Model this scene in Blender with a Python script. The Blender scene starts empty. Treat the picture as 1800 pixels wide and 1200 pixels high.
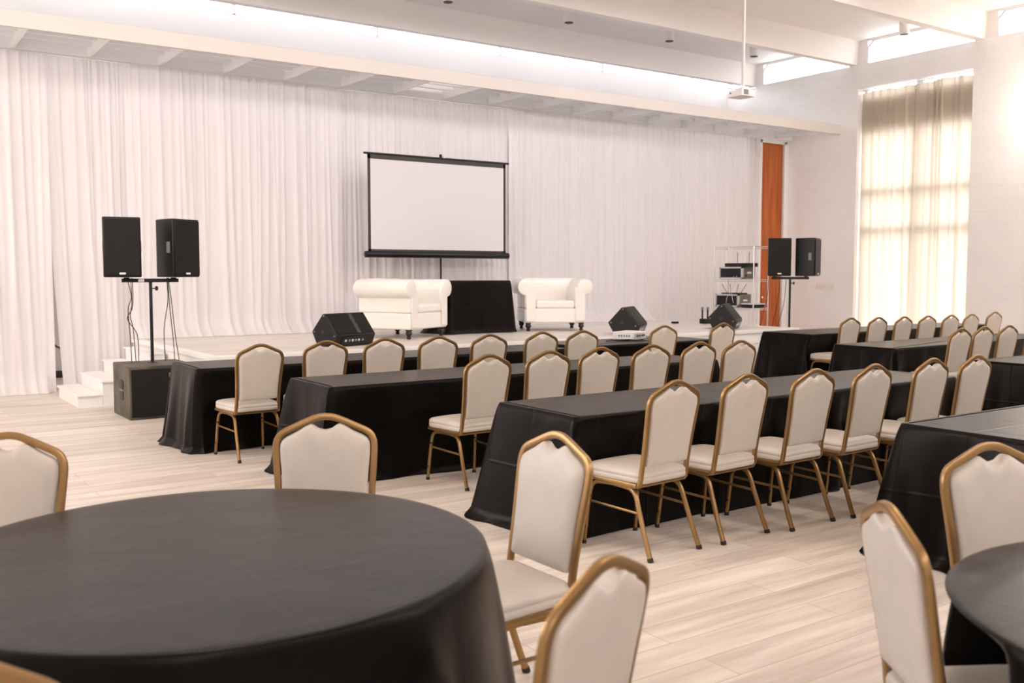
import bpy, bmesh, math, random
from math import sin, cos, pi, radians, sqrt, exp
from mathutils import Vector, Matrix
random.seed(7)
SC = bpy.context.scene
COL = SC.collection

# ------------------------------------------------------------------ materials
def new_mat(name):
    m = bpy.data.materials.new(name); m.use_nodes = True
    nt = m.node_tree
    return m, nt, nt.nodes['Principled BSDF'], nt.nodes['Material Output']

def ramp(nt, fac, stops):
    r = nt.nodes.new('ShaderNodeValToRGB')
    els = r.color_ramp.elements
    while len(els) < len(stops): els.new(0.5)
    for e, (p, c) in zip(els, stops):
        e.position = p; e.color = (c[0], c[1], c[2], 1)
    nt.links.new(fac, r.inputs['Fac']); return r

def noise(nt, scale, detail=3, vec=None, rough=0.5):
    n = nt.nodes.new('ShaderNodeTexNoise')
    n.inputs['Scale'].default_value = scale; n.inputs['Detail'].default_value = detail
    n.inputs['Roughness'].default_value = rough
    if vec is not None: nt.links.new(vec, n.inputs['Vector'])
    return n

def obj_vec(nt, scale=(1, 1, 1), rot=(0, 0, 0)):
    tc = nt.nodes.new('ShaderNodeTexCoord'); mp = nt.nodes.new('ShaderNodeMapping')
    mp.inputs['Scale'].default_value = scale; mp.inputs['Rotation'].default_value = rot
    nt.links.new(tc.outputs['Object'], mp.inputs['Vector'])
    return mp.outputs['Vector']

def bump(nt, bsdf, height, strength, dist=0.01):
    b = nt.nodes.new('ShaderNodeBump'); b.inputs['Strength'].default_value = strength
    b.inputs['Distance'].default_value = dist
    nt.links.new(height, b.inputs['Height']); nt.links.new(b.outputs['Normal'], bsdf.inputs['Normal'])
    return b

def plain(name, col, rough=0.5, metal=0.0, var=0.06, nscale=6, spec=None, bumps=0.0):
    m, nt, b, o = new_mat(name)
    n = noise(nt, nscale, 4, obj_vec(nt))
    c1 = [max(0, c * (1 - var)) for c in col]; c2 = [min(1, c * (1 + var)) for c in col]
    r = ramp(nt, n.outputs['Fac'], [(0.3, c1), (0.7, c2)])
    nt.links.new(r.outputs['Color'], b.inputs['Base Color'])
    b.inputs['Roughness'].default_value = rough; b.inputs['Metallic'].default_value = metal
    if spec is not None: b.inputs['Specular IOR Level'].default_value = spec
    if bumps:
        n2 = noise(nt, nscale * 20, 2, obj_vec(nt)); bump(nt, b, n2.outputs['Fac'], bumps, 0.002)
    return m

def mat_floor(name, c_lo, c_hi):
    m, nt, b, o = new_mat(name)
    v = obj_vec(nt)
    br = nt.nodes.new('ShaderNodeTexBrick')
    br.offset = 0.37; br.squash = 1
    br.inputs['Scale'].default_value = 1.0
    br.inputs['Brick Width'].default_value = 1.35; br.inputs['Row Height'].default_value = 0.185
    br.inputs['Mortar Size'].default_value = 0.0022; br.inputs['Mortar Smooth'].default_value = 0.3
    br.inputs['Bias'].default_value = 0.0
    br.inputs['Color1'].default_value = (0.0, 0.0, 0.0, 1); br.inputs['Color2'].default_value = (1, 1, 1, 1)
    br.inputs['Mortar'].default_value = (0.3, 0.3, 0.3, 1)
    nt.links.new(v, br.inputs['Vector'])
    g = noise(nt, 1.0, 6, obj_vec(nt, (0.9, 11, 1)), 0.62)
    g2 = noise(nt, 1.0, 3, obj_vec(nt, (0.35, 2.2, 1)), 0.5)
    mx = nt.nodes.new('ShaderNodeMath'); mx.operation = 'MULTIPLY_ADD'
    nt.links.new(g.outputs['Fac'], mx.inputs[0]); mx.inputs[1].default_value = 0.75
    sep = nt.nodes.new('ShaderNodeMath'); sep.operation = 'MULTIPLY_ADD'
    nt.links.new(br.outputs['Color'], sep.inputs[0]); sep.inputs[1].default_value = 0.10
    sc = nt.nodes.new('ShaderNodeMath'); sc.operation = 'MULTIPLY'
    nt.links.new(g2.outputs['Fac'], sc.inputs[0]); sc.inputs[1].default_value = 0.25
    nt.links.new(sc.outputs[0], sep.inputs[2]); nt.links.new(sep.outputs[0], mx.inputs[2])
    mid = [(a + c) / 2 for a, c in zip(c_lo, c_hi)]
    r = ramp(nt, mx.outputs[0], [(0.33, c_lo), (0.52, mid), (0.69, c_hi)])
    mm = nt.nodes.new('ShaderNodeMix'); mm.data_type = 'RGBA'
    nt.links.new(br.outputs['Fac'], mm.inputs[0])
    nt.links.new(r.outputs['Color'], mm.inputs[6]); mm.inputs[7].default_value = (c_lo[0] * .95, c_lo[1] * .93, c_lo[2] * .9, 1)
    nt.links.new(mm.outputs[2], b.inputs['Base Color'])
    b.inputs['Roughness'].default_value = 0.42
    b.inputs['Specular IOR Level'].default_value = 0.35
    bump(nt, b, g.outputs['Fac'], 0.12, 0.002)
    return m

def mat_block_wall():
    m, nt, b, o = new_mat('painted_block')
    tc = nt.nodes.new('ShaderNodeTexCoord'); s = nt.nodes.new('ShaderNodeSeparateXYZ'); c = nt.nodes.new('ShaderNodeCombineXYZ')
    nt.links.new(tc.outputs['Object'], s.inputs[0]); nt.links.new(s.outputs['Y'], c.inputs['X']); nt.links.new(s.outputs['Z'], c.inputs['Y'])
    br = nt.nodes.new('ShaderNodeTexBrick'); br.inputs['Scale'].default_value = 1
    br.inputs['Brick Width'].default_value = 0.43; br.inputs['Row Height'].default_value = 0.215
    br.inputs['Mortar Size'].default_value = 0.005; br.inputs['Mortar Smooth'].default_value = 1.0
    nt.links.new(c.outputs[0], br.inputs['Vector'])
    n = noise(nt, 2.5, 4, tc.outputs['Object'])
    r = ramp(nt, n.outputs['Fac'], [(0.3, (0.86, 0.84, 0.835)), (0.7, (0.89, 0.875, 0.87))])
    nt.links.new(r.outputs['Color'], b.inputs['Base Color']); b.inputs['Roughness'].default_value = 0.6
    inv = nt.nodes.new('ShaderNodeMath'); inv.operation = 'SUBTRACT'; inv.inputs[0].default_value = 1
    nt.links.new(br.outputs['Fac'], inv.inputs[1])
    bump(nt, b, inv.outputs[0], 0.5, 0.006)
    return m

def mat_sheer(name, col, trans, tcol=None, wr=0.0):
    """thin woven fabric: diffuse + translucent"""
    m = bpy.data.materials.new(name); m.use_nodes = True; nt = m.node_tree
    nt.nodes.remove(nt.nodes['Principled BSDF']); o = nt.nodes['Material Output']
    d = nt.nodes.new('ShaderNodeBsdfDiffuse'); t = nt.nodes.new('ShaderNodeBsdfTranslucent'); mx = nt.nodes.new('ShaderNodeMixShader')
    n = noise(nt, 3, 3, obj_vec(nt, (6, 6, 0.5)))
    r = ramp(nt, n.outputs['Fac'], [(0.3, [c * .97 for c in col]), (0.7, [min(1, c * 1.02) for c in col])])
    nt.links.new(r.outputs['Color'], d.inputs['Color'])
    t.inputs['Color'].default_value = (*(tcol or col), 1); mx.inputs[0].default_value = trans
    nt.links.new(d.outputs[0], mx.inputs[1]); nt.links.new(t.outputs[0], mx.inputs[2]); nt.links.new(mx.outputs[0], o.inputs['Surface'])
    return m

def mat_cloth(name, crease, sheen):
    m, nt, b, o = new_mat(name)
    tc = nt.nodes.new('ShaderNodeTexCoord'); s = nt.nodes.new('ShaderNodeSeparateXYZ'); nt.links.new(tc.outputs['Object'], s.inputs[0])
    prev = None
    for ax, per in (('X', 0.42), ('Y', 0.36), ('Z', 0.36)):
        p = nt.nodes.new('ShaderNodeMath'); p.operation = 'PINGPONG'; p.inputs[1].default_value = per / 2
        nt.links.new(s.outputs[ax], p.inputs[0])
        mr = nt.nodes.new('ShaderNodeMapRange'); mr.inputs['From Min'].default_value = 0; mr.inputs['From Max'].default_value = 0.012
        mr.inputs['To Min'].default_value = 1; mr.inputs['To Max'].default_value = 0
        nt.links.new(p.outputs[0], mr.inputs['Value'])
        if prev is None: prev = mr.outputs[0]
        else:
            a = nt.nodes.new('ShaderNodeMath'); a.operation = 'MAXIMUM'
            nt.links.new(prev, a.inputs[0]); nt.links.new(mr.outputs[0], a.inputs[1]); prev = a.outputs[0]
    n = noise(nt, 4.5, 4, tc.outputs['Object'])
    ad = nt.nodes.new('ShaderNodeMath'); ad.operation = 'MULTIPLY_ADD'
    nt.links.new(n.outputs['Fac'], ad.inputs[0]); ad.inputs[1].default_value = 1.6
    cm = nt.nodes.new('ShaderNodeMath'); cm.operation = 'MULTIPLY'; cm.inputs[1].default_value = crease
    nt.links.new(prev, cm.inputs[0]); nt.links.new(cm.outputs[0], ad.inputs[2])
    bump(nt, b, ad.outputs[0], 0.35, 0.006)
    r = ramp(nt, n.outputs['Fac'], [(0.3, (0.0018, 0.0017, 0.0017)), (0.7, (0.003, 0.0027, 0.0025))])
    nt.links.new(r.outputs['Color'], b.inputs['Base Color'])
    b.inputs['Roughness'].default_value = 0.34; b.inputs['Specular IOR Level'].default_value = 0.13
    b.inputs['Specular Tint'].default_value = (1.0, 0.86, 0.76, 1)
    b.inputs['Sheen Weight'].default_value = sheen; b.inputs['Sheen Roughness'].default_value = 0.3; b.inputs['Sheen Tint'].default_value = (1, .78, .60, 1)
    return m

def mat_wood_panel():
    m, nt, b, o = new_mat('orange_wood')
    n = noise(nt, 1, 7, obj_vec(nt, (14, 14, 0.9)), 0.6); n.inputs['Distortion'].default_value = 0.6
    r = ramp(nt, n.outputs['Fac'], [(0.3, (0.30, 0.062, 0.008)), (0.55, (0.47, 0.115, 0.016)), (0.75, (0.60, 0.17, 0.03))])
    nt.links.new(r.outputs['Color'], b.inputs['Base Color']); b.inputs['Roughness'].default_value = 0.42
    return m

def mat_grille():
    m, nt, b, o = new_mat('speaker_grille')
    v = nt.nodes.new('ShaderNodeTexVoronoi'); v.inputs['Scale'].default_value = 160
    nt.links.new(obj_vec(nt), v.inputs['Vector'])
    r = ramp(nt, v.outputs['Distance'], [(0.2, (0.002, 0.002, 0.0015)), (0.5, (0.010, 0.009, 0.007))])
    nt.links.new(r.outputs['Color'], b.inputs['Base Color']); b.inputs['Roughness'].default_value = 0.55
    b.inputs['Specular IOR Level'].default_value = 0.25
    return m

def mat_glass():
    m = bpy.data.materials.new('window_glass'); m.use_nodes = True; nt = m.node_tree
    nt.nodes.remove(nt.nodes['Principled BSDF']); o = nt.nodes['Material Output']
    t = nt.nodes.new('ShaderNodeBsdfTransparent'); g = nt.nodes.new('ShaderNodeBsdfGlossy'); mx = nt.nodes.new('ShaderNodeMixShader')
    g.inputs['Roughness'].default_value = 0.02
    n = noise(nt, 0.5, 1, obj_vec(nt)); r = ramp(nt, n.outputs['Fac'], [(0, (0.95, 0.97, 0.97)), (1, (0.98, 0.99, 0.99))])
    nt.links.new(r.outputs['Color'], t.inputs['Color'])
    mx.inputs[0].default_value = 0.05
    nt.links.new(t.outputs[0], mx.inputs[1]); nt.links.new(g.outputs[0], mx.inputs[2]); nt.links.new(mx.outputs[0], o.inputs['Surface'])
    return m

M = dict(
    floor=mat_floor('whitewashed_oak', (0.47, 0.395, 0.33), (0.82, 0.745, 0.675)),
    deck=mat_floor('stage_oak', (0.60, 0.54, 0.475), (0.80, 0.755, 0.70)),
    block=mat_block_wall(),
    wall=plain('white_wall', (0.83, 0.81, 0.80), 0.6, var=0.015, nscale=1.5),
    backwall=plain('rear_wall_paint', (0.72, 0.71, 0.715), 0.6, var=0.015, nscale=1.5),
    ceil=plain('ceiling_paint', (0.90, 0.865, 0.84), 0.65, var=0.015, nscale=1.0),
    fascia=plain('fascia_paint', (0.70, 0.655, 0.62), 0.6, var=0.01, nscale=1.0),
    trim=plain('white_trim', (0.86, 0.85, 0.84), 0.4, var=0.01),
    white=plain('white_paint', (0.88, 0.86, 0.84), 0.35, var=0.01),
    drape=mat_sheer('white_drape', (0.86, 0.825, 0.835), 0.28),
    linen=mat_sheer('beige_linen', (0.72, 0.63, 0.51), 0.42, (0.43, 0.37, 0.30)),
    diffuser=mat_sheer('frosted_panel', (0.90, 0.92, 0.96), 0.7),
    cloth=mat_cloth('black_polyester', .8, .065), roundcloth=mat_cloth('black_polyester_plain', .10, .15),
    vinyl=plain('cream_vinyl', (0.585, 0.53, 0.47), 0.42, var=0.05, nscale=7, bumps=0.04),
    bronze=plain('bronze_frame', (0.36, 0.215, 0.09), 0.36, 0.75, var=0.1, nscale=9),
    glide=plain('dark_glide', (0.02, 0.014, 0.01), 0.5),
    leather=plain('white_leather', (0.86, 0.83, 0.78), 0.36, var=0.02, bumps=0.03),
    darkwood=plain('black_turned_wood', (0.012, 0.01, 0.009), 0.3),
    black=plain('black_plastic', (0.008, 0.0075, 0.007), 0.42, var=0.15, nscale=30, bumps=0.05, spec=.35),
    blackmetal=plain('black_metal', (0.016, 0.016, 0.017), 0.32, 0.4),
    subpaint=plain('scuffed_black', (0.075, 0.064, 0.048), 0.55, var=0.75, nscale=5),
    grille=mat_grille(),
    olive=plain('olive_case', (0.16, 0.14, 0.10), 0.5, var=0.2, nscale=14),
    chrome=plain('chrome_wire', (0.75, 0.75, 0.76), 0.25, 0.9, var=0.03),
    silver=plain('silver_case', (0.62, 0.62, 0.63), 0.35, 0.6),
    grey=plain('grey_plastic', (0.22, 0.21, 0.20), 0.5),
    screen=plain('matte_screen', (0.66, 0.645, 0.655), 0.7, var=0.004, nscale=1),
    screenedge=plain('screen_border', (0.035, 0.03, 0.028), 0.6),
    projwhite=plain('projector_white', (0.82, 0.80, 0.80), 0.4, var=0.01),
    tape=plain('worn_tape', (0.05, 0.048, 0.045), 0.6, var=0.5, nscale=40),
    lens=plain('dark_lens', (0.01, 0.01, 0.012), 0.08),
    wood=mat_wood_panel(),
    ivory=plain('ivory_plate', (0.80, 0.76, 0.70), 0.4),
    base_dark=plain('dark_base', (0.05, 0.035, 0.025), 0.5),
    cable=plain('black_cable', (0.01, 0.01, 0.01), 0.5),
    cablewhite=plain('pale_cable', (0.6, 0.6, 0.6), 0.5),
    badge=plain('badge_white', (0.75, 0.75, 0.75), 0.3),
    glass=mat_glass(),
    alu=plain('window_frame_grey', (0.66, 0.66, 0.66), 0.5),
    led=plain('pale_led', (0.8, 0.8, 0.85), 0.3),
)

# ------------------------------------------------------------------ mesh helpers
class MB:
    def __init__(s): s.v = []; s.f = []; s.m = []; s.mats = []
    def mi(s, mat):
        if mat not in s.mats: s.mats.append(mat)
        return s.mats.index(mat)
    def add(s, vs, fs, mat):
        b = len(s.v); s.v += [tuple(v) for v in vs]; k = s.mi(mat)
        for f in fs: s.f.append(tuple(i + b for i in f)); s.m.append(k)
        return s
    def box(s, x0, x1, y0, y1, z0, z1, mat, xf=None):
        vs = [Vector((x, y, z)) for z in (z0, z1) for y in (y0, y1) for x in (x0, x1)]
        if xf: vs = [xf @ v for v in vs]
        return s.add(vs, [(0, 2, 3, 1), (4, 5, 7, 6), (0, 1, 5, 4), (2, 6, 7, 3), (0, 4, 6, 2), (1, 3, 7, 5)], mat)
    def prism(s, poly, axis, lo, hi, mat, xf=None):
        """extrude 2D poly along axis. axis x: poly=(y,z); y: (x,z); z: (x,y)"""
        def P(a, b, c): return Vector({'x': (c, a, b), 'y': (a, c, b), 'z': (a, b, c)}[axis])
        n = len(poly); vs = [P(a, b, lo) for a, b in poly] + [P(a, b, hi) for a, b in poly]
        if xf: vs = [xf @ v for v in vs]
        fs = [tuple(range(n))[::-1], tuple(range(n, 2 * n))] + [(i, (i + 1) % n, n + (i + 1) % n, n + i) for i in range(n)]
        return s.add(vs, fs, mat)
    def sweep(s, pts, sec, mat, n0=None, closed=False, caps=True, scale=None):
        pts = [Vector(p) for p in pts]; n = len(pts); k = len(sec)
        T = []
        for i in range(n):
            a = pts[(i - 1) % n] if (closed or i > 0) else pts[i]; b = pts[(i + 1) % n] if (closed or i < n - 1) else pts[i]
            T.append((b - a).normalized())
        N = Vector(n0) if n0 is not None else (Vector((0, 0, 1)) if abs(T[0].z) < .9 else Vector((1, 0, 0)))
        vs = []
        for i in range(n):
            N = (N - T[i] * N.dot(T[i])).normalized(); B = T[i].cross(N)
            sc = scale[i] if scale else 1
            vs += [pts[i] + N * (u * sc) + B * (v * sc) for u, v in sec]
        fs = []
        for i in range(n if closed else n - 1):
            j = (i + 1) % n
            fs += [(i * k + q, i * k + (q + 1) % k, j * k + (q + 1) % k, j * k + q) for q in range(k)]
        if caps and not closed:
            fs += [tuple(range(k))[::-1], tuple(range((n - 1) * k, n * k))]
        return s.add(vs, fs, mat)
    def tube(s, pts, r, mat, sides=8, **kw):
        return s.sweep(pts, [(r * cos(2 * pi * i / sides), r * sin(2 * pi * i / sides)) for i in range(sides)], mat, **kw)
    def lathe(s, prof, mat, c=(0, 0, 0), sides=20, xf=None):
        vs = []; k = sides
        for r, z in prof:
            vs += [Vector((c[0] + r * cos(2 * pi * i / k), c[1] + r * sin(2 * pi * i / k), c[2] + z)) for i in range(k)]
        if xf: vs = [xf @ v for v in vs]
        fs = []
        for j in range(len(prof) - 1):
            fs += [(j * k + i, j * k + (i + 1) % k, (j + 1) * k + (i + 1) % k, (j + 1) * k + i) for i in range(k)]
        fs += [tuple(range(k))[::-1], tuple(range((len(prof) - 1) * k, len(prof) * k))]
        return s.add(vs, fs, mat)
    def rings(s, loops, mat, cap0=True, cap1=True):
        k = len(loops[0]); vs = [p for l in loops for p in l]; fs = []
        for j in range(len(loops) - 1):
            fs += [(j * k + i, j * k + (i + 1) % k, (j + 1) * k + (i + 1) % k, (j + 1) * k + i) for i in range(k)]
        if cap0: fs.append(tuple(range(k))[::-1])
        if cap1: fs.append(tuple(range((len(loops) - 1) * k, len(loops) * k)))
        return s.add(vs, fs, mat)
    def grid(s, nx, ny, fn, mat):
        vs = [fn(i / nx, j / ny) for j in range(ny + 1) for i in range(nx + 1)]
        fs = [(j * (nx + 1) + i, j * (nx + 1) + i + 1, (j + 1) * (nx + 1) + i + 1, (j + 1) * (nx + 1) + i) for j in range(ny) for i in range(nx)]
        return s.add(vs, fs, mat)
    def build(s, name, parent=None, smooth=True, bevel=0, angle=35, segs=2):
        me = bpy.data.meshes.new(name); me.from_pydata(s.v, [], s.f); me.validate()
        for m in s.mats: me.materials.append(m)
        if len(me.polygons) == len(s.m): me.polygons.foreach_set('material_index', s.m)
        bm = bmesh.new(); bm.from_mesh(me); bmesh.ops.recalc_face_normals(bm, faces=bm.faces); bm.to_mesh(me); bm.free()
        if smooth:
            me.polygons.foreach_set('use_smooth', [True] * len(me.polygons)); me.set_sharp_from_angle(angle=radians(angle))
        o = bpy.data.objects.new(name, me); COL.objects.link(o)
        if parent: o.parent = parent
        if bevel:
            b = o.modifiers.new('bevel', 'BEVEL'); b.width = bevel; b.segments = segs; b.limit_method = 'ANGLE'; b.angle_limit = radians(40)
        return o

def rrect(w, h, r, seg=3):
    """rounded rectangle section centred on 0"""
    out = []
    for cx, cy, a0 in ((w / 2 - r, h / 2 - r, 0), (-w / 2 + r, h / 2 - r, pi / 2), (-w / 2 + r, -h / 2 + r, pi), (w / 2 - r, -h / 2 + r, 3 * pi / 2)):
        for i in range(seg + 1):
            a = a0 + pi / 2 * i / seg; out.append((cx + r * cos(a), cy + r * sin(a)))
    return out

def crom(pts, n=6, closed=False):
    """Catmull-Rom through points"""
    P = [Vector(p) for p in pts]; out = []; L = len(P)
    for i in range(L if closed else L - 1):
        p0 = P[(i - 1) % L] if (closed or i > 0) else P[0] * 2 - P[1]
        p1 = P[i]; p2 = P[(i + 1) % L]
        p3 = P[(i + 2) % L] if (closed or i + 2 < L) else p2 * 2 - p1
        for k in range(n):
            t = k / n
            out.append(0.5 * ((2 * p1) + (p2 - p0) * t + (2 * p0 - 5 * p1 + 4 * p2 - p3) * t * t + (3 * p1 - p0 - 3 * p2 + p3) * t ** 3))
    if not closed: out.append(P[-1])
    return out

def tag(o, label=None, cat=None, group=None, kind=None):
    if label: o['label'] = label
    if cat: o['category'] = cat
    if group: o['group'] = group
    if kind: o['kind'] = kind
    return o

def thing(name, label, cat, loc=(0, 0, 0), rz=0, group=None):
    o = bpy.data.objects.new(name, None); COL.objects.link(o); o.empty_display_size = 0.1
    o.location = loc; o.rotation_euler = (0, 0, radians(rz))
    return tag(o, label, cat, group)

def copy_tree(o, parent=None):
    c = o.copy(); COL.objects.link(c)
    if parent: c.parent = parent
    for ch in list(o.children): copy_tree(ch, c)
    return c

def struct(o): o['kind'] = 'structure'; return o

# ------------------------------------------------------------------ room shell
XR, YC, YB = 16.25, 13.30, 15.14      # window wall, drape line, rear wall
ZW, ZC = 5.53, 5.98                   # top of solid walls / beam soffit, ceiling
X0, Y0 = -4.0, -3.0
ZS = 0.65                             # stage height

struct(MB().box(X0, XR + .3, Y0, YB + .3, -0.12, 0, M['floor']).build('floor', smooth=False))
struct(MB().box(X0, XR + .3, Y0, YB + .3, ZC, ZC + 0.15, M['ceil']).build('ceiling', smooth=False))
for yb in (14.36, 11.80, 9.26, 6.72, 4.17, 1.62, -0.93):
    struct(MB().prism([(yb, ZW), (yb + .16, ZW), (yb + .24, ZC), (yb - .04, ZC)], 'x', X0, XR + .28, M['ceil']).build('ceiling_beam', smooth=False))

# window wall with its tall opening
WY0, WY1, WZ1 = 9.44, 11.76, 5.07
w = MB()
w.box(XR, XR + .3, Y0, WY0, 0, ZW, M['block']); w.box(XR, XR + .3, WY1, YB + .3, 0, ZW, M['block']); w.box(XR, XR + .3, WY0, WY1, WZ1, ZW, M['block'])
struct(w.build('wall_right', smooth=False))
# unseen sides of the hall, their openings added and shaped for the light inside
w = MB(); w.box(X0 - .25, X0, Y0, YB + .3, 0, 2.0, M['wall']); w.box(X0 - .25, X0, Y0, YB + .3, 5.2, ZC, M['wall'])
for ya, yb in ((Y0, 4.2), (6.8, 7.4), (10.0, 10.6), (12.9, YB + .3)): w.box(X0 - .25, X0, ya, yb, 2.0, 5.2, M['wall'])
struct(w.build('wall_left', smooth=False))
w = MB(); w.box(X0, XR + .3, Y0 - .25, Y0, 0, 4.4, M['wall'])
for xa in (X0, 0.4, 4.8, 9.2, 13.6): w.box(xa, xa + .5, Y0 - .25, Y0, 4.4, ZC, M['wall'])
struct(w.build('wall_front', smooth=False))
# rear wall
struct(MB().box(X0, XR, YB, YB + .25, 0, 5.55, M['backwall']).build('wall_back', smooth=False))
struct(MB().box(X0, XR, YB - .02, YB - .001, 0, 0.10, M['base_dark']).build('baseboard_back', smooth=False))
# short wall beside the drape with the tall orange door
w = MB(); w.box(15.0, 15.40, 13.40, 13.52, 0, 4.24, M['wall']); w.box(16.10, XR - .002, 13.40, 13.52, 0, 4.24, M['wall']); w.box(15.40, 16.10, 13.40, 13.52, 4.17, 4.24, M['wall'])
struct(w.build('wall_stage_side', smooth=False))
d = MB().box(15.41, 16.09, 13.43, 13.48, 0.01, 4.165, M['wood']).build('door_1', smooth=False, bevel=.004); struct(d)
g = MB()
for z0, z1 in ((0.25, 2.25), (2.45, 3.98)):
    for (xa, xb, za, zb) in ((15.52, 15.98, z0, z0 + .012), (15.52, 15.98, z1, z1 + .012), (15.52, 15.532, z0, z1), (15.968, 15.98, z0, z1)):
        g.box(xa, xb, 13.424, 13.43, za, zb, M['wood'])
g.build('panel_moulding', d, smooth=False)
MB().lathe([(0.0, 0), (.022, 0), (.028, .02), (.024, .04), (0.001, .05)], M['chrome'], xf=Matrix.Translation((15.50, 13.43, 1.02)) @ Matrix.Rotation(pi / 2, 4, 'X')).build('door_knob', d)
t = MB(); t.box(15.33, 15.41, 13.375, 13.399, 0, 4.22, M['trim']); t.box(16.09, 16.15, 13.375, 13.399, 0, 4.22, M['trim']); t.box(15.33, 16.15, 13.375, 13.399, 4.165, 4.235, M['trim'])
struct(t.build('trim_1', smooth=False, bevel=.004))

# windows --------------------------------------------------
def window(name, frame_boxes, pane_box):
    f = MB()
    for b in frame_boxes: f.box(*b, M['alu'])
    o = struct(f.build(name, smooth=False)); MB().box(*pane_box, M['glass']).build('window_pane', o, smooth=False)
    return o
xo = XR + .22
fb = [(xo, xo + .06, WY0, WY0 + .06, 0, WZ1), (xo, xo + .06, WY1 - .06, WY1, 0, WZ1), (xo, xo + .06, WY0, WY1, 4.25, 4.90), (xo, xo + .06, WY0, WY1, 0, .12)]
fb += [(xo, xo + .06, WY0, WY1, z - .06, z + .06) for z in (3.10, 2.36)] + [(xo, xo + .06, 10.53, 10.66, 0, WZ1)]
window('window_1', fb, (xo + .025, xo + .031, WY0, WY1, 0.1, WZ1))
k = 2
yy = [YB, 14.36, 11.80, 9.26, 6.72, 4.17, 1.62]
for a, b in zip(yy, yy[1:]):
    hi = a - (.22 if a < 15 else .1); lo = b + .26
    fb = [(XR + .02, XR + .06, hi - .014, hi, ZW, 5.84), (XR + .02, XR + .06, lo, hi - .1, 5.925, 5.94), (XR + .02, XR + .06, lo, lo + .02, ZW, ZC)]
    f = MB()
    for q in fb: f.box(*q, M['alu'])
    f.sweep([(XR + .04, hi - .01, 5.84), (XR + .04, hi - .10, 5.932)], rrect(.04, .014, .003), M['alu'])
    f.box(XR + .01, XR + .07, hi, a, ZW, ZC, M['wall'])
    f.box(XR + .01, XR + .07, lo, hi, 5.941, ZC, M['wall'])
    o = struct(f.build('window_%d' % k, smooth=False)); k += 1
    MB().box(XR + .037, XR + .041, lo, hi, ZW, 5.93, M['glass']).build('window_pane', o, smooth=False)
fb = [(x, x + .05, YB + .06, YB + .12, 5.55, ZC) for x in (2.0, 5.15, 7.65, 10.2, 12.68, 15.2)] + [(X0, XR, YB + .06, YB + .12, 5.55, 5.58)]
window('window_%d' % k, fb, (X0, XR, YB + .085, YB + .09, 5.55, ZC))

# slatted canopy over the stage front (soffit) --------------
ZF0, ZF1, YF = 4.244, 4.43, 12.14
sof = struct(MB().box(X0, XR - .002, YF, YF + .05, ZF0, ZF1, M['fascia']).build('soffit', smooth=False, bevel=.004))
MB().box(X0, XR - .002, 13.32, 13.39, ZF0, ZF1, M['trim']).build('ledger', sof, smooth=False)
xs = [1.77 + .872 * i for i in range(-4, 17)]
for x in xs:
    MB().box(x - .022, x + .022, YF + .05, 13.32, ZF0 + .01, ZF1, M['trim']).build('joist', sof, smooth=False)
for y in (12.42, 12.72, 13.02):
    MB().box(X0, XR - .002, y - .02, y + .02, ZF1 - .10, ZF1 - .03, M['trim']).build('cross_slat', sof, smooth=False)
for i, x in enumerate(xs[:-1]):
    if abs(x - 6.998) < .05: continue          # one bay is open to the light above
    MB().box(x + .022, x + .85, YF + .05, 13.32, ZF1 + .002, ZF1 + .012, M['diffuser']).build('frosted_panel', sof, smooth=False)

# ------------------------------------------------------------------ drapes
def drape(name, x0, x1, zb, zt, y, mat, seed, along='x', amp=.035, dx=.012, pool=.10, nz=36, top_wave=0.0, spacing=.065, lean=0.0):
    rnd = random.Random(seed); L = x1 - x0
    pleats = []; p = rnd.uniform(0, .06)
    while p < L:
        pleats.append((p, rnd.uniform(.3, 1.15), rnd.uniform(.007, .024), rnd.uniform(-.05, .05), rnd.uniform(-1, 1))); p += rnd.uniform(.35, 2.0) * spacing
    big = [(rnd.uniform(.9, 2.2), rnd.uniform(0, 6.28), rnd.uniform(.3, .8)) for _ in range(5)]
    hemr = [(rnd.uniform(3, 9), rnd.uniform(0, 6.28)) for _ in range(4)]
    nx = int(L / dx)
    tops = [sum(sin(pp * f + ph) for f, ph in ((9, .3), (17, 1.1), (5, 2))) / 3 for pp in [i * L / nx for i in range(nx + 1)]]
    cols = []
    for i in range(nx + 1):
        s = i * L / nx
        near = [q for q in pleats if abs(q[0] - s) < .35]
        hs = sum(sin(s * f + ph) for f, ph in hemr) / 4
        col = []
        for j in range(nz + 1):
            t = (j / nz); zz = zt - (zt - zb) * t            # t 0 top, 1 hem
            o = 0
            for (c, h, wd, dr, ww) in near:
                wdt = wd * (1 + 1.3 * t); cc = c + dr * t * t * 1.6
                o += h * (1 - .35 * t * (ww > 0)) * exp(-((s - cc) / wdt) ** 2)
            b = sum(sin(s * f * 2 + ph + t * a) for f, ph, a in big) / 5
            off = amp * o + (.012 + .03 * t) * b
            if t > .93:                                       # hem pools on the floor
                u = (t - .93) / .07; off += pool * u * u * (1.0 + .5 * hs); zz = max(zb + .004 + .02 * (1 + hs) * (1 - u), zz)
            e = min(1, min(s, L - s) / .13); off *= e * e * (3 - 2 * e)
            zz -= top_wave * (1 - t) * (0.5 + .5 * tops[i])
            X = x0 + s + lean * t * t * (1 - s / L)
            col.append((X, y - off, zz) if along == 'x' else (y - off, X, zz))
        cols.append(col)
    m = MB(); m.grid(nx, nz, lambda a, b: cols[int(round(a * nx))][int(round(b * nz))], mat)
    return m.build(name, angle=180)

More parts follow.
